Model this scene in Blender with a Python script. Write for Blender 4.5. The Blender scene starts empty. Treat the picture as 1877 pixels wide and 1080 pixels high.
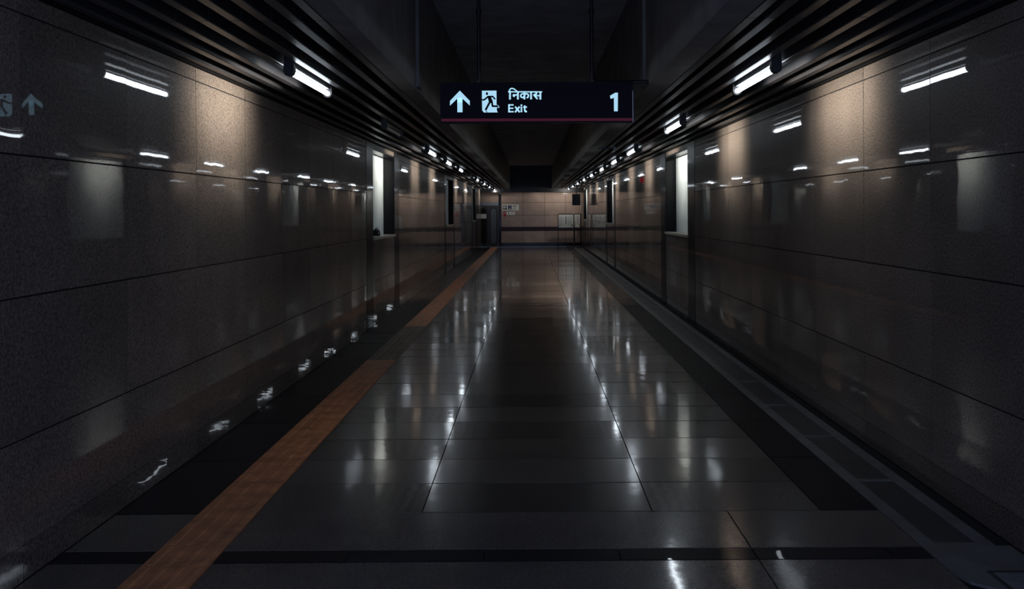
import bpy, bmesh, math, random
from mathutils import Matrix, Vector
random.seed(7)
S = bpy.context.scene
C = S.collection
PI = math.pi

# ------------------------------------------------------------------ camera numbers
H = 1.55            # eye height
F = 1990.0          # focal length in pixels of a 1877 wide frame
VX, VY = 973.0, 387.0
WL, WR = -2.15, 2.2
YE = 47.0           # end wall
ZC = 2.5            # underside of the slats

# ------------------------------------------------------------------ materials
def new_mat(name):
    m = bpy.data.materials.new(name); m.use_nodes = True
    nt = m.node_tree
    return m, nt, nt.nodes['Principled BSDF']

def simple(name, col, rough=0.5, metal=0.0, spec=0.5, coat=0.0, coat_rough=0.05, noise=0.0, nscale=40):
    m, nt, b = new_mat(name)
    b.inputs['Base Color'].default_value = (*col, 1)
    b.inputs['Roughness'].default_value = rough
    b.inputs['Metallic'].default_value = metal
    b.inputs['Specular IOR Level'].default_value = spec
    b.inputs['Coat Weight'].default_value = coat
    b.inputs['Coat Roughness'].default_value = coat_rough
    tc = nt.nodes.new('ShaderNodeTexCoord')
    n = nt.nodes.new('ShaderNodeTexNoise'); n.inputs['Scale'].default_value = nscale; n.inputs['Detail'].default_value = 4
    nt.links.new(tc.outputs['Object'], n.inputs['Vector'])
    mr = nt.nodes.new('ShaderNodeMapRange')
    mr.inputs['From Min'].default_value = 0.3; mr.inputs['From Max'].default_value = 0.7
    mr.inputs['To Min'].default_value = 1 - noise; mr.inputs['To Max'].default_value = 1 + noise
    nt.links.new(n.outputs['Fac'], mr.inputs['Value'])
    mx = nt.nodes.new('ShaderNodeVectorMath'); mx.operation = 'SCALE'
    mx.inputs[0].default_value = col
    nt.links.new(mr.outputs['Result'], mx.inputs['Scale'])
    nt.links.new(mx.outputs['Vector'], b.inputs['Base Color'])
    return m

def emit(name, col, strength):
    m, nt, b = new_mat(name)
    b.inputs['Base Color'].default_value = (*[min(1, c) * .5 for c in col], 1)
    b.inputs['Emission Color'].default_value = (*col, 1)
    b.inputs['Emission Strength'].default_value = strength
    return m

def granite(name, col, col2, rough, coat, coat_rough, spec=0.5, cior=1.5, speck=130, amount=1.0, wave=0.0008, wscale=2.5, tint=0.25, smear=0.04):
    """polished stone: speckle, clouding, a tint per slab (attribute 'tile'), slightly wavy polish"""
    m, nt, b = new_mat(name); N = nt.nodes; L = nt.links
    tc = N.new('ShaderNodeTexCoord')
    at = N.new('ShaderNodeAttribute'); at.attribute_name = 'tile'
    sep = N.new('ShaderNodeSeparateColor'); L.new(at.outputs['Color'], sep.inputs['Color'])
    n1 = N.new('ShaderNodeTexNoise'); n1.inputs['Scale'].default_value = speck; n1.inputs['Detail'].default_value = 3; n1.inputs['Roughness'].default_value = .7
    n2 = N.new('ShaderNodeTexNoise'); n2.inputs['Scale'].default_value = 1.7; n2.inputs['Detail'].default_value = 5
    for n in (n1, n2): L.new(tc.outputs['Object'], n.inputs['Vector'])
    r1 = N.new('ShaderNodeMapRange'); r1.inputs['From Min'].default_value = .36; r1.inputs['From Max'].default_value = .64
    L.new(n1.outputs['Fac'], r1.inputs['Value'])
    mix = N.new('ShaderNodeMix'); mix.data_type = 'RGBA'
    mix.inputs['A'].default_value = (*col2, 1); mix.inputs['B'].default_value = (*col, 1)
    L.new(r1.outputs['Result'], mix.inputs['Factor'])
    t1 = N.new('ShaderNodeMapRange'); t1.inputs['To Min'].default_value = 1 - tint; t1.inputs['To Max'].default_value = 1 + tint
    L.new(sep.outputs['Red'], t1.inputs['Value'])
    t2 = N.new('ShaderNodeMapRange'); t2.inputs['From Min'].default_value = .3; t2.inputs['From Max'].default_value = .7
    t2.inputs['To Min'].default_value = .85; t2.inputs['To Max'].default_value = 1.15
    L.new(n2.outputs['Fac'], t2.inputs['Value'])
    mu = N.new('ShaderNodeMath'); mu.operation = 'MULTIPLY'; L.new(t1.outputs['Result'], mu.inputs[0]); L.new(t2.outputs['Result'], mu.inputs[1])
    sc = N.new('ShaderNodeVectorMath'); sc.operation = 'SCALE'
    L.new(mix.outputs['Result'], sc.inputs[0]); L.new(mu.outputs['Value'], sc.inputs['Scale'])
    L.new(sc.outputs['Vector'], b.inputs['Base Color'])
    b.inputs['Roughness'].default_value = rough
    b.inputs['Specular IOR Level'].default_value = spec
    b.inputs['Coat Weight'].default_value = coat; b.inputs['Coat IOR'].default_value = cior
    cr = N.new('ShaderNodeMapRange'); cr.inputs['To Min'].default_value = coat_rough; cr.inputs['To Max'].default_value = coat_rough + smear
    L.new(sep.outputs['Green'], cr.inputs['Value']); L.new(cr.outputs['Result'], b.inputs['Coat Roughness'])
    nw = N.new('ShaderNodeTexNoise'); nw.inputs['Scale'].default_value = wscale; nw.inputs['Detail'].default_value = 2
    L.new(tc.outputs['Object'], nw.inputs['Vector'])
    bp = N.new('ShaderNodeBump'); bp.inputs['Strength'].default_value = 1.0; bp.inputs['Distance'].default_value = wave
    L.new(nw.outputs['Fac'], bp.inputs['Height'])
    L.new(bp.outputs['Normal'], b.inputs['Normal']); L.new(bp.outputs['Normal'], b.inputs['Coat Normal'])
    return m

M = {}
M['wall'] = granite('brown_granite', (.30, .25, .215), (.10, .083, .072), .5, .72, .012, spec=.06, cior=1.36, speck=75, tint=.15, smear=.02)
M['skirting'] = granite('skirting_granite', (.24, .205, .18), (.06, .05, .045), .5, .85, .012, spec=.06, cior=1.36, speck=75, smear=.02)
M['floor'] = granite('grey_floor_granite', (.155, .143, .132), (.08, .074, .07), .24, .72, .05, spec=.24, speck=90, wave=.0011, wscale=4.0, tint=.3, smear=.075)
M['border'] = granite('black_border_granite', (.022, .022, .028), (.013, .013, .017), .4, .3, .012, spec=.05, speck=90, wave=.0012, smear=.02)
M['black_stone'] = granite('black_pier_granite', (.014, .014, .018), (.008, .008, .010), .4, .35, .03, spec=.05)
M['endwall'] = granite('pinkish_brown_tile', (.50, .37, .30), (.36, .265, .215), .5, .3, .12, spec=.3, speck=60, tint=.12)
M['maroon'] = simple('maroon_band_stone', (.030, .010, .016), .4, noise=.2)
M['joint'] = simple('dark_joint', (.008, .008, .009), .9, noise=.2)
M['slat'] = simple('black_slat_metal', (.05, .05, .055), .36, spec=.4, noise=.2)
M['plenum'] = simple('black_void_paint', (.006, .006, .007), .9, spec=.1, noise=.2)
M['concrete'] = simple('grey_painted_concrete', (.22, .215, .21), .7, noise=.25, nscale=3)
M['recess'] = simple('dark_recess_paint', (.55, .56, .60), .8, noise=.25, nscale=3)
M['black'] = simple('black_plastic', (.012, .012, .014), .4, noise=.1)
M['white'] = simple('stained_white_paint', (.70, .80, .84), .6, noise=.06, nscale=5)
M['sill'] = simple('pale_marble', (.55, .52, .46), .3, noise=.2, nscale=12)
M['tube'] = emit('lit_tube', (.82, .91, 1.0), 16)
M['deadtube'] = simple('unlit_tube_glass', (.55, .57, .58), .2, noise=.02)
M['housing'] = simple('dark_batten_metal', (.02, .02, .022), .35, noise=.1)
M['tactile'] = simple('orange_tactile_tile', (.64, .27, .12), .5, noise=.3, nscale=7)
M['tactile_worn'] = simple('worn_tactile_tile', (.17, .12, .085), .5, noise=.35, nscale=7)
M['channel'] = simple('grey_drain_concrete', (.17, .175, .18), .4, noise=.25, nscale=6)
M['cover'] = simple('dark_cover_slab', (.045, .045, .05), .35, noise=.3, nscale=6)
M['steel'] = simple('brushed_steel', (.30, .31, .32), .35, metal=1, noise=.1)
M['door'] = simple('dark_door_metal', (.07, .072, .078), .5, spec=.2, noise=.1)
M['glass'] = simple('dark_window_glass', (.15, .175, .21), .5, spec=.15, noise=.05)
M['glass_dark'] = simple('black_window_glass', (.016, .016, .02), .5, spec=.15, noise=.05)
M['paper'] = simple('white_paper', (.86, .88, .85), .6, noise=.04)
M['ink'] = simple('dark_ink', (.03, .03, .035), .6, noise=.05)
M['grey_ink'] = simple('grey_ink', (.30, .30, .29), .6, noise=.05)
M['blue'] = simple('blue_icon', (.02, .03, .11), .5, noise=.05)
M['red'] = simple('red_sign_paint', (.42, .012, .015), .4, noise=.05)
M['pale'] = simple('pale_icon', (.7, .75, .78), .5, noise=.03)
M['signbox'] = simple('sign_black_case', (.010, .010, .016), .4, spec=.08, noise=.1)
M['signface'] = simple('sign_black_face', (.006, .006, .012), .4, spec=.08, noise=.05)
M['letter'] = emit('backlit_white', (.40, .68, .86), .95)
M['stripe'] = emit('backlit_crimson', (.30, .012, .06), .07)

# ------------------------------------------------------------------ mesh builder
class MB:
    def __init__(s): s.v = []; s.f = []; s.t = []; s.m = []
    def face(s, pts, tile=None, mi=0):
        i = len(s.v); s.v += [tuple(p) for p in pts]; s.f.append(list(range(i, i + len(pts)))); s.t.append(tile or (.5, .5, .5)); s.m.append(mi)
    def box(s, x0, x1, y0, y1, z0, z1, tile=None, mi=0):
        i = len(s.v)
        s.v += [(x, y, z) for x in (x0, x1) for y in (y0, y1) for z in (z0, z1)]
        for q in ((0, 1, 3, 2), (4, 6, 7, 5), (0, 4, 5, 1), (2, 3, 7, 6), (0, 2, 6, 4), (1, 5, 7, 3)):
            s.f.append([i + k for k in q]); s.t.append(tile or (.5, .5, .5)); s.m.append(mi)
    def cbox(s, x0, x1, y0, y1, z0, z1, c, tile=None):
        """box with its four long (y) edges chamfered by c"""
        s.extr([(x0 + c, z0), (x1 - c, z0), (x1, z0 + c), (x1, z1 - c), (x1 - c, z1), (x0 + c, z1), (x0, z1 - c), (x0, z0 + c)], y0, y1, 'y', tile)
    def extr(s, prof, a, b, axis='y', tile=None):
        n = len(prof); i = len(s.v)
        for t in (a, b):
            for p, q in prof:
                s.v.append((p, t, q) if axis == 'y' else (t, p, q) if axis == 'x' else (p, q, t))
        fs = [list(range(i, i + n))[::-1], list(range(i + n, i + 2 * n))]
        fs += [[i + k, i + (k + 1) % n, i + n + (k + 1) % n, i + n + k] for k in range(n)]
        for f in fs: s.f.append(f); s.t.append(tile or (.5, .5, .5)); s.m.append(0)
    def cyl(s, cx, cz, r, a, b, axis='y', n=16, taper=1.0):
        s.extr([(cx + r * math.cos(2 * PI * k / n), cz + r * math.sin(2 * PI * k / n)) for k in range(n)], a, b, axis)
    def build(s, name, mat, parent=None, loc=None, kind=None, smooth=False, tiles=False):
        me = bpy.data.meshes.new(name)
        me.from_pydata(s.v, [], s.f)
        mats = mat if isinstance(mat, (list, tuple)) else [mat]
        for m in mats: me.materials.append(m)
        for p, mi in zip(me.polygons, s.m): p.material_index = mi
        if tiles:
            a = me.attributes.new('tile', 'FLOAT_COLOR', 'FACE')
            for k, t in enumerate(s.t): a.data[k].color = (*t, 1)
        else:
            bm = bmesh.new(); bm.from_mesh(me); bmesh.ops.recalc_face_normals(bm, faces=bm.faces); bm.to_mesh(me); bm.free()
        if smooth:
            for p in me.polygons: p.use_smooth = True
        o = bpy.data.objects.new(name, me); C.objects.link(o)
        if parent is not None: o.parent = parent
        if loc is not None: o.location = loc
        if kind: o['kind'] = kind
        return o

def tag(o, label, cat, group=None):
    o['label'] = label; o['category'] = cat
    if group: o['group'] = group
    return o
def thing(name, loc, label, cat, group=None):
    o = bpy.data.objects.new(name, None); C.objects.link(o); o.location = loc; o.empty_display_size = .1
    return tag(o, label, cat, group)
def copy_tree(o, parent=None):
    c = o.copy(); C.objects.link(c)
    if parent is not None: c.parent = parent
    for ch in list(o.children): copy_tree(ch, c)
    return c
def R3(): return (random.random(), random.random(), random.random())
ORD = ['first', 'second', 'third', 'fourth', 'fifth', 'sixth', 'seventh', 'eighth', 'ninth', 'tenth', 'eleventh', 'twelfth', 'thirteenth', 'fourteenth', 'fifteenth', 'sixteenth', 'seventeenth', 'eighteenth', 'nineteenth', 'twentieth',
       'twenty-first', 'twenty-second', 'twenty-third', 'twenty-fourth', 'twenty-fifth', 'twenty-sixth', 'twenty-seventh', 'twenty-eighth', 'twenty-ninth', 'thirtieth', 'thirty-first', 'thirty-second', 'thirty-third', 'thirty-fourth', 'thirty-fifth']

# ------------------------------------------------------------------ slab surfaces with real joints
GW = .0075
G = .006           # joint width
def floor_tile(mb, x0, x1, y0, y1, z=0.0, tilt=.0016):
    a, b = random.uniform(-tilt, tilt) * .7, random.uniform(-tilt, tilt) * 1.5
    cx, cy = (x0 + x1) / 2, (y0 + y1) / 2; h = G / 2
    # top surface plus a short skirt down into the joint
    P = [(x, y, z + a * (x - cx) + b * (y - cy)) for x, y in ((x0 + h, y0 + 2 * h), (x1 - h, y0 + 2 * h), (x1 - h, y1 - 2 * h), (x0 + h, y1 - 2 * h))]
    t = R3(); mb.face(P, t)
    B = [(p[0], p[1], -.012) for p in P]
    for k in range(4):
        j = (k + 1) % 4; mb.face([P[j], P[k], B[k], B[j]], t)
def wall_slab(mb, x, side, y0, y1, z0, z1, tilt=.0016, mi=0):
    """side=+1: the slab faces +x (left wall), -1: faces -x"""
    a, b = random.uniform(-tilt, tilt), random.uniform(-tilt, tilt); h = GW / 2
    cy, cz = (y0 + y1) / 2, (z0 + z1) / 2
    q = [(y0 + h, z0 + h), (y1 - h, z0 + h), (y1 - h, z1 - h), (y0 + h, z1 - h)]
    if side < 0: q = q[::-1]
    P = [(x + a * (y - cy) + b * (z - cz), y, zz) for y, zz in q for z in (zz,)]
    t = R3(); mb.face(P, t, mi)
    B = [(x - side * .012, p[1], p[2]) for p in P]
    for k in range(4):
        j = (k + 1) % 4; mb.face([P[j], P[k], B[k], B[j]], t, mi)

# ---- floor
NB0, NB1, RS = 4.81, 4.98, 5.59          # near dark band, first row of the long field
TX0, TX1 = -1.72, -1.42                  # tactile strip
BX0, BX1 = 1.483, 1.782                  # dark border on the right
CX1 = 2.125                              # right edge of the drain channel
fl = MB()
for x0, x1 in ((WL, TX0), (TX1, 1.0), (1.0, BX1)):
    for k in range(4):
        y1 = NB0 - 1.2 * k; floor_tile(fl, x0, x1, y1 - 1.2, y1)
for x0, x1 in ((WL, TX0), (TX1, 1.0), (1.0, BX1)):
    if x1 - x0 > .05: floor_tile(fl, x0, x1, NB1, RS)
y = RS
while y < YE - .05:
    y1 = min(y + .6, YE)
    for x0, x1 in ((TX1, -.57), (-.57, .615), (.615, BX0)): floor_tile(fl, x0, x1, y, y1)
    y = y1
# right-hand floor in front of the drain channel's rounded end
floor_tile(fl, BX1, WR, -.05, 4.18)
fl.box(WL - .25, WR + .25, -.1, YE + .3, -.2, -.010, mi=1)
fl.build('floor', [M['floor'], M['joint']], kind='structure', tiles=True)

bd = MB()
for k, (x0, x1) in enumerate(((WL, TX0), (TX1, -.836), (-.836, -.22), (-.22, .39), (.39, 1.0), (1.0, 1.61), (1.61, BX1))):
    floor_tile(bd, x0, x1, NB0, NB1)
bd.build('trim_1', M['border'], kind='structure', tiles=True)
for nm, xa, xb in (('trim_2', WL, TX0), ('trim_3', BX0, BX1)):
    bd = MB(); y = RS
    while y < YE - .05:
        y1 = min(y + 1.2, YE); floor_tile(bd, xa, xb, y, y1); y = y1
    bd.build(nm, M['border'], kind='structure', tiles=True)

# ---- tactile strip: square tiles with four raised bars each
tt = MB()
y = -.05; k = 0
while y < YE - .3:
    worn = 11.3 < y < 14.6
    mi = 1 if worn else 0
    tt.box(TX0 + .001, TX1 - .001, y + .0015, y + .2985, -.01, .003, mi=mi)
    for j in range(4):
        cx = TX0 + .0375 + .075 * j
        seg = ((.012, .135), (.165, .288)) if worn else ((.014, .286),)
        for a, b in seg:
            i0 = len(tt.v)
            w, tw = .0165, .010
            tt.v += [(cx - w, y + a, .003), (cx + w, y + a, .003), (cx + w, y + b, .003), (cx - w, y + b, .003),
                     (cx - tw, y + a + .008, .0075), (cx + tw, y + a + .008, .0075), (cx + tw, y + b - .008, .0075), (cx - tw, y + b - .008, .0075)]
            for q in ((4, 5, 6, 7), (0, 1, 5, 4), (1, 2, 6, 5), (2, 3, 7, 6), (3, 0, 4, 7)):
                tt.f.append([i0 + r for r in q]); tt.t.append((.5, .5, .5)); tt.m.append(mi)
    y += .3; k += 1
o = tt.build('tactile_strip', [M['tactile'], M['tactile_worn']])
tag(o, 'orange ribbed tactile guide strip running along the floor near the left wall', 'tactile strip')

# ---- drain channel along the right wall
dc = MB()
y0c = 4.98
dc.box(BX1 + .002, BX1 + .075, y0c, YE - .02, -.01, .002)
dc.box(CX1 - .075, CX1, y0c, YE - .02, -.01, .002)
# plain apron with a cut corner at the near end
dc.extr([(BX1 + .002, 4.98), (BX1 + .002, 4.62), (BX1 + .03, 4.50), (BX1 + .10, 4.42), (WR - .01, 4.19), (WR - .01, 4.98)], -.01, .002, 'z')
covers = []
y = 4.98
while y < YE - 1.0:
    dc.box(BX1 + .075, CX1 - .075, y, y + .05, -.01, .002); covers.append(y + .055); y += 1.2
dc.box(BX1 + .075, CX1 - .075, y, YE - .02, -.01, .002)
o = dc.build('drain_channel', M['channel']); tag(o, 'grey concrete drain channel frame on the floor beside the right wall', 'drain channel')
proto = None
for k, yy in enumerate(covers):
    if proto is None:
        c = MB(); c.box(BX1 + .0775, CX1 - .0775, 0, 1.14, -.009, -.001)
        proto = o = c.build('drain_cover', M['cover'])
    else:
        o = proto.copy(); C.objects.link(o)
    o.location = (0, yy, 0)
    tag(o, 'dark flat drain cover slab, %s from the near end of the grey channel' % ORD[k], 'drain cover', 'drain cover slabs in the channel along the right wall')
gr = thing('drain_grate', (2.06, 4.40, .002), 'ribbed dark metal drain grate at the near end of the channel, bottom right', 'drain grate')
g = MB()
g.box(-.13, .13, -.16, -.14, 0, .006); g.box(-.13, .13, .20, .22, 0, .006); g.box(-.13, -.115, -.14, .20, 0, .006); g.box(.115, .13, -.14, .20, 0, .006)
g.build('frame', M['cover'], gr)
g = MB()
for k in range(17): g.box(-.115, .115, -.135 + .02 * k, -.126 + .02 * k, 0, .005)
g.build('bars', M['channel'], gr)
# dark gutter between channel and wall
g = MB(); g.box(CX1, WR, 4.2, YE, -.012, -.004); g.build('trim_4', M['joint'], kind='structure')

# ---- side walls
LS = [(14.18, 14.78, 17.10, 17.70), (26.95, 27.50, 30.05, 30.60), (39.40, 40.00, 42.30, 42.90)]
RSS = [(14.55, 15.20, 17.70, 18.35), (28.20, 28.80, 31.30, 31.90), (41.70, 42.30, 44.90, 45.50)]
ROWS = [(.15, .6), (.6, 1.2), (1.2, 1.8), (1.8, 2.4), (2.4, 2.52)]
def spans(a, b):
    n = max(1, round((b - a) / 1.2)); d = (b - a) / n
    return [(a + d * k, a + d * (k + 1)) for k in range(n)]
tn = [10]
def side_wall(name, base, x, side, niches, anchor):
    w = MB(); sk = MB()
    ys = []
    y = anchor
    while y > 0: ys.insert(0, (y - 1.2, y)); y -= 1.2
    start = anchor
    for (a, b, c, d) in niches:
        ys += spans(start, a); start = d
    ys += spans(start, YE)
    for y0, y1 in ys:
        for z0, z1 in ROWS: wall_slab(w, x, side, y0, y1, z0, z1)
        wall_slab(sk, x, side, y0, y1, 0, .155)
    for (a, b, c, d) in niches:
        for y0, y1 in spans(b, c):
            for z0, z1 in ((.15, .6), (.6, 1.165)): wall_slab(w, x, side, y0, y1, z0, z1)
            wall_slab(w, x, side, y0, y1, 2.42, 2.52)
            wall_slab(sk, x, side, y0, y1, 0, .155)
    # solid wall behind the slabs, open at the niches
    xa, xb = sorted((x - side * .008, x - side * .30))
    y = ys[0][0]
    for (a, b, c, d) in niches:
        w.box(xa, xb, y, b, 0, 2.6, mi=1); w.box(xa, xb, b, c, 0, 1.165, mi=1); w.box(xa, xb, b, c, 2.42, 2.6, mi=1); y = c
    w.box(xa, xb, y, YE, 0, 2.6, mi=1)
    w.build(name, [M['wall'], M['joint']], kind='structure', tiles=True)
    sk.build(base, M['skirting'], kind='structure', tiles=True)
    for (a, b, c, d) in niches:
        for y0, y1 in ((a, b), (c, d)):
            p = MB(); wall_slab(p, x + side * .004, side, y0, y1, 0.002, 2.52, tilt=.0005)
            p.build('trim_%d' % tn[0], M['black_stone'], kind='structure', tiles=True); tn[0] += 1
side_wall('wall_left', 'baseboard_left', WL, 1, LS, 5.78)
side_wall('wall_right', 'baseboard_right', WR, -1, RSS, 7.17)
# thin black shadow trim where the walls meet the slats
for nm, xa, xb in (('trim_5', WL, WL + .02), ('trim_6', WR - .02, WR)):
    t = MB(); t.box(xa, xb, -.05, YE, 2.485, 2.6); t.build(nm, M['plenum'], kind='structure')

# niches with a white back
WHICH = ['nearest', 'middle', 'farthest']
for side, x, lst, nm in ((1, WL, LS, 'left'), (-1, WR, RSS, 'right')):
    for k, (a, b, c, d) in enumerate(lst):
        n = thing('wall_niche', (x, b, 1.2), 'white-backed recessed niche in the %s wall, %s of the three on that side' % (nm, WHICH[k]), 'wall niche', 'white-backed niches in the side walls')
        dep = (.17, .13 if side > 0 else .15, .10)[k]; l = c - b
        def bx(mb, u0, u1, y0, y1, z0, z1):      # u = depth into the wall
            p, q = sorted((-side * u0, -side * u1)); mb.box(p, q, y0, y1, z0, z1)
        m = MB(); bx(m, dep, dep + .02, .001, l - .001, 0, 1.218); m.build('back_panel', M['white'], n)
        m = MB(); bx(m, -.022, dep, .001, l - .001, -.034, 0); m.build('sill', M['sill'], n)
        for q in ((.001, .013), (l - .013, l - .001)):
            m = MB(); bx(m, .002, dep, q[0], q[1], 0, 1.218); m.build('jamb', M['black_stone'], n)
        m = MB(); bx(m, .002, dep, .013, l - .013, 1.20, 1.218); m.build('head', M['black_stone'], n)
# a dark lump left on the near left sill
bm = bmesh.new(); bmesh.ops.create_icosphere(bm, subdivisions=3, radius=1)
for v in bm.verts:
    q = v.co; f = 1 + .16 * math.sin(5 * q.x + 2 * q.z) + .12 * math.sin(7 * q.y + 3 * q.x)
    v.co = Vector((q.x * .06 * f, q.y * .11 * f, max(-.5, q.z) * .07 * f))
zmin = min(v.co.z for v in bm.verts)
for v in bm.verts: v.co.z -= zmin
me = bpy.data.meshes.new('cloth_bundle'); bm.to_mesh(me); bm.free(); me.materials.append(M['black'])
for p in me.polygons: p.use_smooth = True
o = bpy.data.objects.new('cloth_bundle', me); C.objects.link(o); o.location = (-2.235, 15.72, 1.2)
tag(o, 'small dark lump lying on the sill of the nearest left niche', 'bundle')

# ---- ceiling: void above the slats, raised middle
c = MB()
c.box(WL - .3, -1.0, -.1, YE + .3, 2.6, 2.75); c.box(1.05, WR + .3, -.1, YE + .3, 2.6, 2.75)
c.build('ceiling', M['plenum'], kind='structure')
c = MB(); c.box(-1.0, 1.05, -.1, YE + .3, 3.48, 3.6); c.build('trim_7', M['recess'], kind='structure')
for nm, xa, xb in (('trim_8', -1.005, -.885), ('trim_9', .90, 1.065)):
    c = MB()
    c.box(xa, xb, -.1, 46.3, 2.5, 3.48)
    # shallow downstand pier where the sign is hung
    if xa < 0: c.box(xb, xb + .025, 8.42, 8.62, 2.52, 3.48)
    else: c.box(xa - .025, xa, 8.42, 8.62, 2.52, 3.48)
    c.build(nm, M['concrete'], kind='structure')
c = MB(); c.box(WL, WR, 46.3, 46.5, 2.36, 3.48); c.build('trim_30', M['black'], kind='structure')
c = MB(); c.box(WL, WR, 46.5, YE, 2.40, 2.5); c.build('trim_31', M['plenum'], kind='structure')

# unseen area lights added behind the bulkhead to brighten the end wall
for lx, lw, pw in ((1.05, 2.0, 3.6), (-1.0, 1.9, .7)):
    ld = bpy.data.lights.new('added_wash_light', 'AREA'); ld.shape = 'RECTANGLE'; ld.size = lw; ld.size_y = .05; ld.energy = pw; ld.color = (1, .92, .82)
    lo = bpy.data.objects.new('added_wash_light', ld); C.objects.link(lo); lo.location = (lx, 46.66, 2.395)
XL = [-2.095, -1.94, -1.78, -1.617, -1.457, -1.31, -1.165, -1.040]
XR = [2.14, 1.98, 1.82, 1.655, 1.49, 1.34, 1.20, 1.10]
sm = MB(); y = -.62
while y < 46.28:
    y1 = min(y + 2.99, 46.28); sm.cbox(-.0275, .0275, max(y, -.05), y1, 0, .0995, .004); y += 3.0
proto = None
for nm, XS in (('left', XL), ('right', XR)):
    for k, x in enumerate(XS):
        if proto is None: proto = o = sm.build('ceiling_slat', M['slat'])
        else: o = proto.copy(); C.objects.link(o)
        o.location = (x, 0, ZC)
        where = 'next to the wall' if k == 0 else 'at the edge of the raised ceiling' if k == 7 else '%s out from the wall' % ORD[k]
        tag(o, 'long black metal ceiling slat on the %s side, %s' % (nm, where), 'ceiling slat', 'black ceiling slats running down the corridor')

# ---- tube lamps between the slats
LX, RX, LZ = -1.537, 1.572, 2.452
def make_lamp(lit, length=1.28):
    t = bpy.data.objects.new('ceiling_tube_light', None); C.objects.link(t); t.empty_display_size = .1
    h = length / 2
    m = MB(); m.cbox(-.022, .022, -h, h, .030, .150, .004); m.build('housing', M['housing'], t)
    m = MB(); m.cyl(0, 0, .0180, -h + .01, h - .01, n=20); m.build('tube', M['tube' if lit else 'deadtube'], t, smooth=False)
    for s_ in (-1, 1):
        a, b = sorted((s_ * (h - .012), s_ * (h + .045)))
        m = MB()
        m.extr([(-.030, .10), (-.034, .0), (-.024, -.024), (-.008, -.030), (.012, -.030), (.026, -.020), (.034, .0), (.030, .10)], a, b, 'y')
        m.build('end_cap', M['black'], t)
    return t
POWER, SPREAD, DOWN = 6.2, 92, 15
lamps_R = [7.6, 11.85, 16.8, 20.2, 23.7, 27.7, 31.6, 35.9, 40.0, 44.4]
lamps_L = [7.6, 12.1, 16.8, 20.2, 23.7, 27.7, 31.1, 35.7, 40.2, 45.4]
DEAD = {1, 5}
lit_p = dead_p = None
for nm, x, lst in (('left', LX, lamps_L), ('right', RX, lamps_R)):
    for k, yy in enumerate(lst):
        dead = nm == 'left' and k in DEAD
        if dead:
            t = make_lamp(False) if dead_p is None else copy_tree(dead_p); dead_p = dead_p or t
        else:
            t = make_lamp(True) if lit_p is None else copy_tree(lit_p); lit_p = lit_p or t
        t.location = (x, yy, LZ)
        if not dead:
            # extra area light added at each lit tube to strengthen its wall patch
            ld = bpy.data.lights.new('added_throw_light', 'AREA'); ld.shape = 'RECTANGLE'; ld.size = 1.2; ld.size_y = .02
            ld.energy = POWER; ld.color = (1.0, .89, .74); ld.spread = math.radians(SPREAD)
            lo = bpy.data.objects.new('added_throw_light', ld); C.objects.link(lo)
            sd = -1 if nm == 'left' else 1
            dirv = Vector((sd * math.cos(math.radians(DOWN)), 0, -math.sin(math.radians(DOWN))))
            zax = -dirv; xax = Vector((0, 1, 0)); yax = zax.cross(xax)
            lo.matrix_world = Matrix(((xax.x, yax.x, zax.x, x + sd * .018), (xax.y, yax.y, zax.y, yy), (xax.z, yax.z, zax.z, LZ - .012), (0, 0, 0, 1)))
        tag(t, '%s fluorescent tube light under the %s slats, %s from the near end' % ('unlit' if dead else 'lit white', nm, ORD[k]), 'tube light', 'tube lights along the %s slats' % nm)

# extra lights added past the last tubes to brighten the end wall and boards
for x, yy, pw in ((RX - .02, 45.12, 3.6), (LX, 46.12, .9)):
    ld = bpy.data.lights.new('added_throw_light', 'AREA'); ld.shape = 'RECTANGLE'; ld.size = .06; ld.size_y = .03
    ld.energy = pw; ld.color = (1, .95, .88); ld.spread = math.radians(120)
    lo = bpy.data.objects.new('added_throw_light', ld); C.objects.link(lo); lo.location = (x, yy, LZ - .05); lo.rotation_euler = (math.radians(74), 0, math.radians(12 if x > 0 else -15))
# small bracket with a pale tip under the right slats
t = thing('ceiling_bracket', (1.12, 16.2, 2.5), 'thin dark bracket with pale tip under the right slats beside the third tube', 'bracket')
m = MB(); m.box(-.12, .12, -.012, .012, -.03, -.012); m.box(-.012, .012, -.012, .012, -.012, 0); m.build('arm', M['black'], t)
m = MB(); m.box(.12, .15, -.02, .02, -.06, .0); m.build('tip', M['white'], t)

# ------------------------------------------------------------------ flat lettering by strokes
class Ink:
    """shapes in a sign's own plane; to3d maps sheet coordinates (right, down) to the sign (x, z)"""
    def __init__(s, to3d, y, th=.0012): s.mb = MB(); s.to = to3d; s.y = y; s.th = th
    def poly(s, pts):
        P = [s.to(*p) for p in pts]
        s.mb.extr(P, s.y - s.th, s.y, 'y'); return s
    def disc(s, cx, cy, rx, ry=None, n=18):
        ry = ry or rx
        return s.poly([(cx + rx * math.cos(2 * PI * k / n), cy + ry * math.sin(2 * PI * k / n)) for k in range(n)])
    def line(s, pts, w, round_=True):
        for (a, b), (c, d) in zip(pts, pts[1:]):
            l = math.hypot(c - a, d - b) or 1; nx, ny = -(d - b) / l * w / 2, (c - a) / l * w / 2
            s.poly([(a + nx, b + ny), (c + nx, d + ny), (c - nx, d - ny), (a - nx, b - ny)])
        if round_:
            for p in pts[1:-1]: s.disc(p[0], p[1], w / 2)
        return s
    def done(s, name, mat, parent): return s.mb.build(name, mat, parent)

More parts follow.
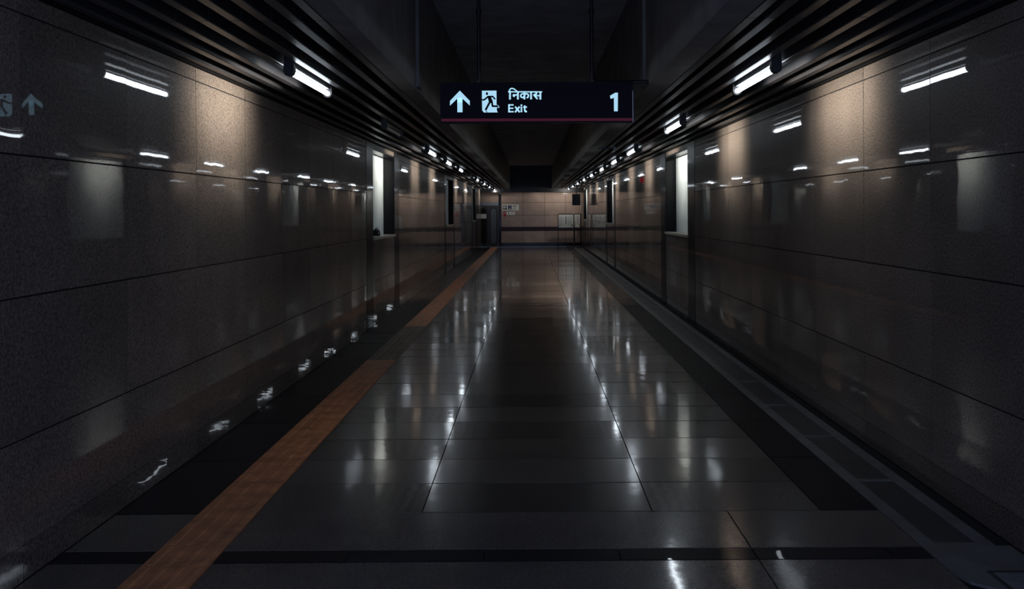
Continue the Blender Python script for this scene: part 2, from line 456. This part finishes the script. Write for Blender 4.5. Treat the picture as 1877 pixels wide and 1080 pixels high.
# ---- hanging exit sign
SY = 8.2; SP = SY / F
sx = lambda px: (px - VX) * SP
sz = lambda py: H + (VY - py) * SP
sign = thing('exit_sign', (0, SY, 0), 'black hanging exit sign with backlit white arrow, running figure, lettering and number', 'exit sign')
x0, x1, zt, zb = sx(808), sx(1162), sz(150.5), sz(224.5)
m = MB(); m.box(x0, x1, .004, .11, zb, zt); m.build('case', M['signbox'], sign)
m = MB(); m.box(x0 + .006, x1 - .006, 0, .004, zb + .006, zt - .006); m.build('face', M['signface'], sign)
m = MB(); m.box(x1 - .006, x1 - .001, -.002, .004, zb, zt - .07); m.build('edge_strip', M['steel'], sign)
A = lambda cx, cy: (sx(780 + cx / 4.469), sz(120 + cy / 4.469))
B = lambda cx, cy: (sx(870 + cx / 13.407), sz(160 + cy / 13.407))
Ink(A, 0).poly([(134, 432), (1698, 437), (1698, 459), (134, 455)]).done('red_stripe', M['stripe'], sign)
ar = Ink(A, 0); ar.poly([(287, 203), (368, 287), (368, 325), (308, 268), (308, 300), (266, 300), (266, 268), (206, 325), (206, 287)]); ar.poly([(308, 262), (308, 380), (266, 380), (266, 262)])
ar.done('arrow', M['letter'], sign)
pg = Ink(B, 0)
pg.poly([(198, 78), (555, 78), (555, 300), (198, 300)]); pg.poly([(198, 299), (555, 299), (555, 432), (596, 436), (630, 494), (560, 500), (562, 570), (585, 613), (246, 613), (203, 565)])
pgo = pg.done('pictogram', M['letter'], sign)
ru = Ink(B, -.0012, .0006)
ru.disc(321, 150, 27, 37)
ru.line([(200, 304), (255, 300), (345, 226)], 40).line([(335, 224), (460, 220), (516, 284)], 38).disc(516, 284, 16)
ru.poly([(330, 204), (408, 204), (462, 330), (425, 392), (362, 345), (352, 300)])
ru.line([(398, 345), (282, 558)], 50).line([(438, 335), (456, 458), (575, 462)], 46)
ru.poly([(570, 440), (590, 446), (606, 482), (565, 484)])
ru.poly([(275, 580), (300, 582), (345, 608), (300, 608)])
ru.done('runner', M['signface'], pgo)
hi = Ink(B, 0)
hi.line([(838, 108), (1678, 116)], 30)
hi.line([(888, 100), (886, 298)], 46).line([(884, 104), (876, 66), (900, 34), (940, 24), (990, 40), (1062, 100)], 28)
hi.line([(1082, 110), (1080, 298)], 46).line([(955, 184), (1075, 186)], 34).disc(984, 208, 30)
hi.line([(1243, 110), (1241, 298)], 46)
hi.line([(1225, 162), (1185, 160), (1155, 185), (1150, 220), (1170, 248), (1205, 250), (1232, 226)], 32)
hi.line([(1255, 172), (1295, 158), (1330, 172), (1342, 208), (1326, 246), (1298, 262)], 34)
hi.line([(1406, 110), (1404, 298)], 46)
hi.line([(1634, 110), (1632, 304)], 46)
hi.line([(1512, 120), (1540, 150), (1520, 180), (1470, 178)], 34).line([(1470, 178), (1505, 222), (1562, 290)], 42).line([(1520, 205), (1630, 212)], 34)
hi.done('hindi_lettering', M['letter'], sign)
ex = Ink(B, 0)
ex.line([(862, 416), (860, 614)], 42).line([(862, 432), (975, 432)], 33).line([(862, 514), (968, 514)], 31).line([(862, 598), (975, 598)], 33)
ex.line([(1012, 474), (1124, 613)], 42).line([(1122, 474), (1008, 613)], 42)
ex.line([(1166, 474), (1166, 613)], 40).disc(1166, 440, 23)
ex.line([(1247, 446), (1247, 570), (1262, 596), (1302, 598)], 38).line([(1208, 488), (1304, 488)], 31)
ex.done('exit_lettering', M['letter'], sign)
Ink(A, 0).poly([(1582, 228), (1580, 380), (1549, 380), (1549, 270), (1521, 278), (1517, 252), (1560, 228)]).done('number', M['letter'], sign)
for px in (879, 1087):
    m = MB(); m.cyl(0, 0, .014, zt, 3.48, 'z', n=14); m.cyl(0, 0, .03, zt, zt + .02, 'z', n=14); m.cyl(0, 0, .03, 3.46, 3.48, 'z', n=14); m.cyl(0, 0, .02, zt + .52, zt + .56, 'z', n=14)
    m.build('suspension_rod', M['black'], sign, loc=(sx(px), .05, 0))
m = MB(); m.cyl(.06, zt + .004, .014, sx(1085), .90, 'x', n=12); m.build('conduit', M['black'], sign)

# ------------------------------------------------------------------ end wall
EP = YE / F
ex_ = lambda px: (px - VX) * EP
ez_ = lambda py: H + (VY - py) * EP
w = MB()
def end_slab(x0, x1, z0, z1, mi=0):
    h = .006; t = R3(); q = [(x0 + h, z0 + h), (x1 - h, z0 + h), (x1 - h, z1 - h), (x0 + h, z1 - h)]
    w.extr([(a, b) for a, b in q], YE - .012, YE, 'y', t)
    for k in range(6): w.m[-1 - k] = mi
xs = [-1.30, -.34, .61, 1.51, WR]
zs = [.69 + .17, 1.375, 1.915, 2.50]
for a, b in zip(xs, xs[1:]):
    for z0, z1 in zip(zs, zs[1:]): end_slab(a, b, z0, z1)
    end_slab(a, b, .175, .69)
    end_slab(a, b, .69, .86, 2); end_slab(a, b, 0, .175, 3)
end_slab(WL, -1.39, 1.93, 2.50)
w.box(WL - .3, WR + .3, YE, YE + .3, -.2, 3.6, mi=1)
w.build('wall_end', [M['endwall'], M['joint'], M['maroon'], M['border']], kind='structure', tiles=True)
m = MB(); m.box(-1.39, -1.29, YE - .05, YE, 0, 2.40); m.build('trim_32', M['black_stone'], kind='structure')
m = MB(); m.box(WL, WR, YE - .06, YE - .012, 0, .02); m.build('trim_33', M['steel'], kind='structure')

# lift door with two slot windows
d = bpy.data.objects.new('door_1', None); C.objects.link(d); d.location = (0, YE, 0); d['kind'] = 'structure'
m = MB(); m.box(WL + .01, -1.40, -.035, 0, .02, 1.93); m.build('frame', M['steel'], d)
def slot(cx, w_, z0, z1, y0, y1, mat, name):
    r = w_ / 2; pts = []
    for k in range(13): a = PI * k / 12; pts.append((cx + r * math.cos(a), z1 - r + r * math.sin(a)))
    for k in range(13): a = PI + PI * k / 12; pts.append((cx + r * math.cos(a), z0 + r + r * math.sin(a)))
    mm = MB(); mm.extr(pts, y0, y1, 'y'); return mm.build(name, mat, d)
for cx, xa, xb, gm in ((ex_(886.5), WL + .02, -1.80, 'glass_dark'), (ex_(904.5), -1.795, -1.41, 'glass')):
    m = MB(); m.box(xa, xb, -.05, -.035, .03, 1.80); m.build('door_leaf', M['door'], d)
    slot(cx, .29, .13, 1.70, -.056, -.05, M['black'], 'window_frame')
    slot(cx, .235, .16, 1.665, -.060, -.056, M[gm], 'window')
nt_ = MB(); nt_.box(ex_(881.3), ex_(891.5), -.066, -.061, ez_(400.3), ez_(391.8))
o = nt_.build('notice', M['paper'], loc=(0, YE, 0)); tag(o, 'white paper notice stuck on the left lift door window', 'notice')

# wall signs beside the lift
T = lambda cx, cy: (ex_(870 + cx / 20.86), ez_(360 + cy / 20.86))
ls = thing('lift_sign', (0, YE, 0), 'white lift sign with left arrow and blue icon, right of the lift door', 'sign')
m = Ink(T, -.012, .016); m.poly([(1060, 310), (1695, 314), (1692, 542), (1062, 538)]); m.done('plate', M['paper'], ls)
Ink(T, -.028, .003).poly([(1088, 338), (1232, 338), (1232, 503), (1088, 503)]).done('arrow_tile', M['ink'], ls)
Ink(T, -.031, .003).line([(1228, 412), (1120, 412)], 26).line([(1172, 356), (1112, 412), (1172, 470)], 30).done('arrow', M['pale'], ls)
Ink(T, -.028, .003).poly([(1272, 340), (1416, 340), (1416, 503), (1272, 503)]).done('lift_icon', M['blue'], ls)
ik = Ink(T, -.031, .003)
ik.poly([(1300, 430), (1388, 430), (1388, 492), (1300, 492)]); ik.poly([(1344, 356), (1375, 395), (1313, 395)])
ik.done('icon_mark', M['grey_ink'], ls)
tx = Ink(T, -.028, .003)
tx.line([(1455, 362), (1612, 362)], 12)
tx.line([(1468, 362), (1468, 412)], 12).line([(1466, 358), (1480, 344), (1500, 360)], 8).line([(1515, 362), (1515, 412)], 12).line([(1484, 402), (1500, 380), (1515, 392)], 10)
tx.line([(1552, 362), (1552, 412)], 12).line([(1535, 380), (1540, 400), (1575, 385), (1568, 405)], 10).line([(1598, 362), (1580, 385), (1602, 404)], 10)
tx.done('hindi_lettering', M['ink'], ls)
tx = Ink(T, -.028, .003)
tx.line([(1456, 455), (1456, 497), (1482, 497)], 13).line([(1500, 468), (1500, 499)], 13).line([(1520, 470), (1544, 470)], 9).line([(1542, 454), (1530, 460), (1530, 499)], 12).line([(1562, 456), (1562, 497), (1574, 497)], 12).line([(1552, 470), (1576, 470)], 9)
tx.done('lettering', M['ink'], ls)
fs = thing('fire_sign', (0, YE, 0), 'small red fire equipment sign below the white lift sign', 'sign')
def rr(ink, xa, ya, xb, yb, r):
    pts = []
    for cx, cy, s0 in ((xb - r, yb - r, 0), (xa + r, yb - r, 90), (xa + r, ya + r, 180), (xb - r, ya + r, 270)):
        for k in range(7): a = math.radians(s0 + 15 * k); pts.append((cx + r * math.cos(a), cy + r * math.sin(a)))
    ink.poly(pts); return ink
rr(Ink(T, -.012, .008), 1092, 556, 1216, 786, 40).done('plate', M['pale'], fs)
rr(Ink(T, -.020, .003), 1102, 566, 1206, 776, 34).done('red_field', M['red'], fs)
ii = Ink(T, -.023, .003); ii.poly([(1118, 668), (1192, 668), (1192, 676), (1118, 676)]); ii.line([(1126, 650), (1144, 610), (1180, 650)], 10); ii.disc(1168, 606, 9)
ii.done('symbol', M['pale'], fs)
us = thing('instruction_sign', (0, YE, 0), 'narrow white instruction plate to the right of the red fire sign', 'sign')
Ink(T, -.012, .010).poly([(1224, 584), (1545, 590), (1540, 710), (1222, 704)]).done('plate', M['paper'], us)
ii = Ink(T, -.022, .003); ii.disc(1298, 612, 12); ii.poly([(1282, 628), (1306, 626), (1318, 682), (1276, 684)])
ii.done('symbol', M['ink'], us)
ii = Ink(T, -.022, .003)
for k in range(4): ii.line([(1400, 612 + 22 * k), (1475, 613 + 22 * k)], 8, False)
ii.done('small_print', M['grey_ink'], us)

# ---- information boards on legs
def board(name, loc, rz, w_, label, marks):
    t = thing(name, loc, label, 'information board', 'white information boards by the end wall'); t.rotation_euler = (0, 0, rz)
    z0, z1 = .84, 1.385; h = w_ / 2
    m = MB(); m.box(-h + .01, h - .01, -.010, .012, z0, z1); m.build('panel', M['paper'], t)
    fr = MB()
    pts = [(-h, .78)] + [(-h + .06 - .06 * math.cos(a), z1 - .03 + .06 * math.sin(a)) for a in (0, .5, 1.0, PI / 2)] + [(h - .06 + .06 * math.cos(a), z1 - .03 + .06 * math.sin(a)) for a in (PI / 2, 1.0, .5, 0)] + [(h, .78)]
    for (a, b), (c, d_) in zip(pts, pts[1:]):
        l = math.hypot(c - a, d_ - b); nx, nz = -(d_ - b) / l * .016, (c - a) / l * .016
        fr.extr([(a - nx, b - nz), (c - nx, d_ - nz), (c + nx, d_ + nz), (a + nx, b + nz)], -.016, .02, 'y')
    fr.box(-h, h, -.014, .018, z0 - .05, z0); fr.build('frame', M['black'], t)
    for s_ in (-1, 1):
        m = MB(); m.box(s_ * h - .016, s_ * h + .016, -.014, .018, .012, .80); m.build('leg', M['housing'], t)
        m = MB(); m.box(s_ * h - .025, s_ * h + .025, -.14, .14, 0, .014); m.build('foot', M['housing'], t)
    I = Ink(lambda a, b: (a, b), -.010, .002)
    for cx in (-h * .55, h * .55):
        I = Ink(lambda a, b: (a, b), -.010, .002)
        for r in range(9):
            l_ = h * .36 * random.uniform(.6, 1); I.line([(cx - h * .33, 1.29 - .04 * r), (cx - h * .33 + 2 * l_ * .9, 1.29 - .04 * r)], .008, False)
        I.done('small_print', M['grey_ink'], t)
    I = Ink(lambda a, b: (a, b), -.010, .0025)
    I.poly([(-.014, .98), (.014, .98), (.014, 1.33), (-.014, 1.33)]).done('heading_bar', M['ink'], t)
    Ink(lambda a, b: (a, b), -.010, .0025).poly([(-h + .04, .905), (-h + .10, .905), (-h + .10, .94), (-h + .04, .94)]).done('printed_mark', M['ink'], t)
    Ink(lambda a, b: (a, b), -.010, .0025).poly([(h - .10, .885), (h - .06, .885), (h - .06, .97), (h - .10, .97)]).done('printed_mark', M['ink'], t)
    return t
board('information_board', (1.485, 46.0, 0), 0, .66, 'white information board on dark legs facing down the corridor, left one of two', True)
board('information_board', (1.98, 46.1, .003), math.radians(-66), .60, 'white information board turned side-on against the right wall, right one of two', True)

# ---- black screen hung from the ceiling near the end
mt = thing('hanging_screen', (1.845, 44.0, 2.5), 'black boxy screen hung from the ceiling near the far right end', 'screen')
m = MB(); m.cbox(-.165, .165, -.06, .06, -.73, -.27, .01); m.build('case', M['black'], mt)
m = MB(); m.box(-.15, .15, .06, .064, -.71, -.29); m.build('display', M['glass_dark'], mt)
m = MB(); m.box(-.02, .02, -.02, .02, -.27, .10); m.build('hanger', M['black'], mt)
# ---- red alarm sounder on the right wall
al = thing('fire_alarm', (WR, 21.25, 2.14), 'small red alarm sounder box high on the right wall', 'alarm')
m = MB(); m.box(-.012, .004, -.07, .07, -.07, .07); m.build('back_plate', M['red'], al)
m = MB(); m.extr([(-.05, -.045), (.05, -.045), (.062, -.03), (.062, .03), (.05, .045), (-.05, .045), (-.062, .03), (-.062, -.03)], -.065, -.012, 'x'); m.build('sounder', M['red'], al)

# ------------------------------------------------------------------ world, camera, view
wd = bpy.data.worlds.new('World'); S.world = wd; wd.use_nodes = True
bg = wd.node_tree.nodes['Background']; bg.inputs['Color'].default_value = (.48, .59, 1.0, 1); bg.inputs['Strength'].default_value = 1.6

cam = bpy.data.cameras.new('camera'); co = bpy.data.objects.new('camera', cam); C.objects.link(co)
cam.sensor_fit = 'HORIZONTAL'; cam.sensor_width = 36; cam.lens = F / 1877 * 36
cam.shift_x = -(VX - 938.5) / 1877; cam.shift_y = -(540 - VY) / 1877
cam.clip_start = .02; cam.clip_end = 300
a = .0063
Xc = Vector((math.cos(a), 0, -math.sin(a))); Zc = Vector((0, -1, 0)); Yc = Zc.cross(Xc)
co.matrix_world = Matrix(((Xc.x, Yc.x, Zc.x, 0), (Xc.y, Yc.y, Zc.y, 0), (Xc.z, Yc.z, Zc.z, H), (0, 0, 0, 1)))
S.camera = co
S.view_settings.view_transform = 'Standard'; S.view_settings.look = 'None'
S.view_settings.exposure = 0; S.view_settings.gamma = 1; S.view_settings.use_curve_mapping = False
cy = S.cycles
cy.use_denoising = True
cy.max_bounces = 10; cy.diffuse_bounces = 4; cy.glossy_bounces = 8
cy.caustics_reflective = False; cy.caustics_refractive = False
cy.sample_clamp_indirect = 6
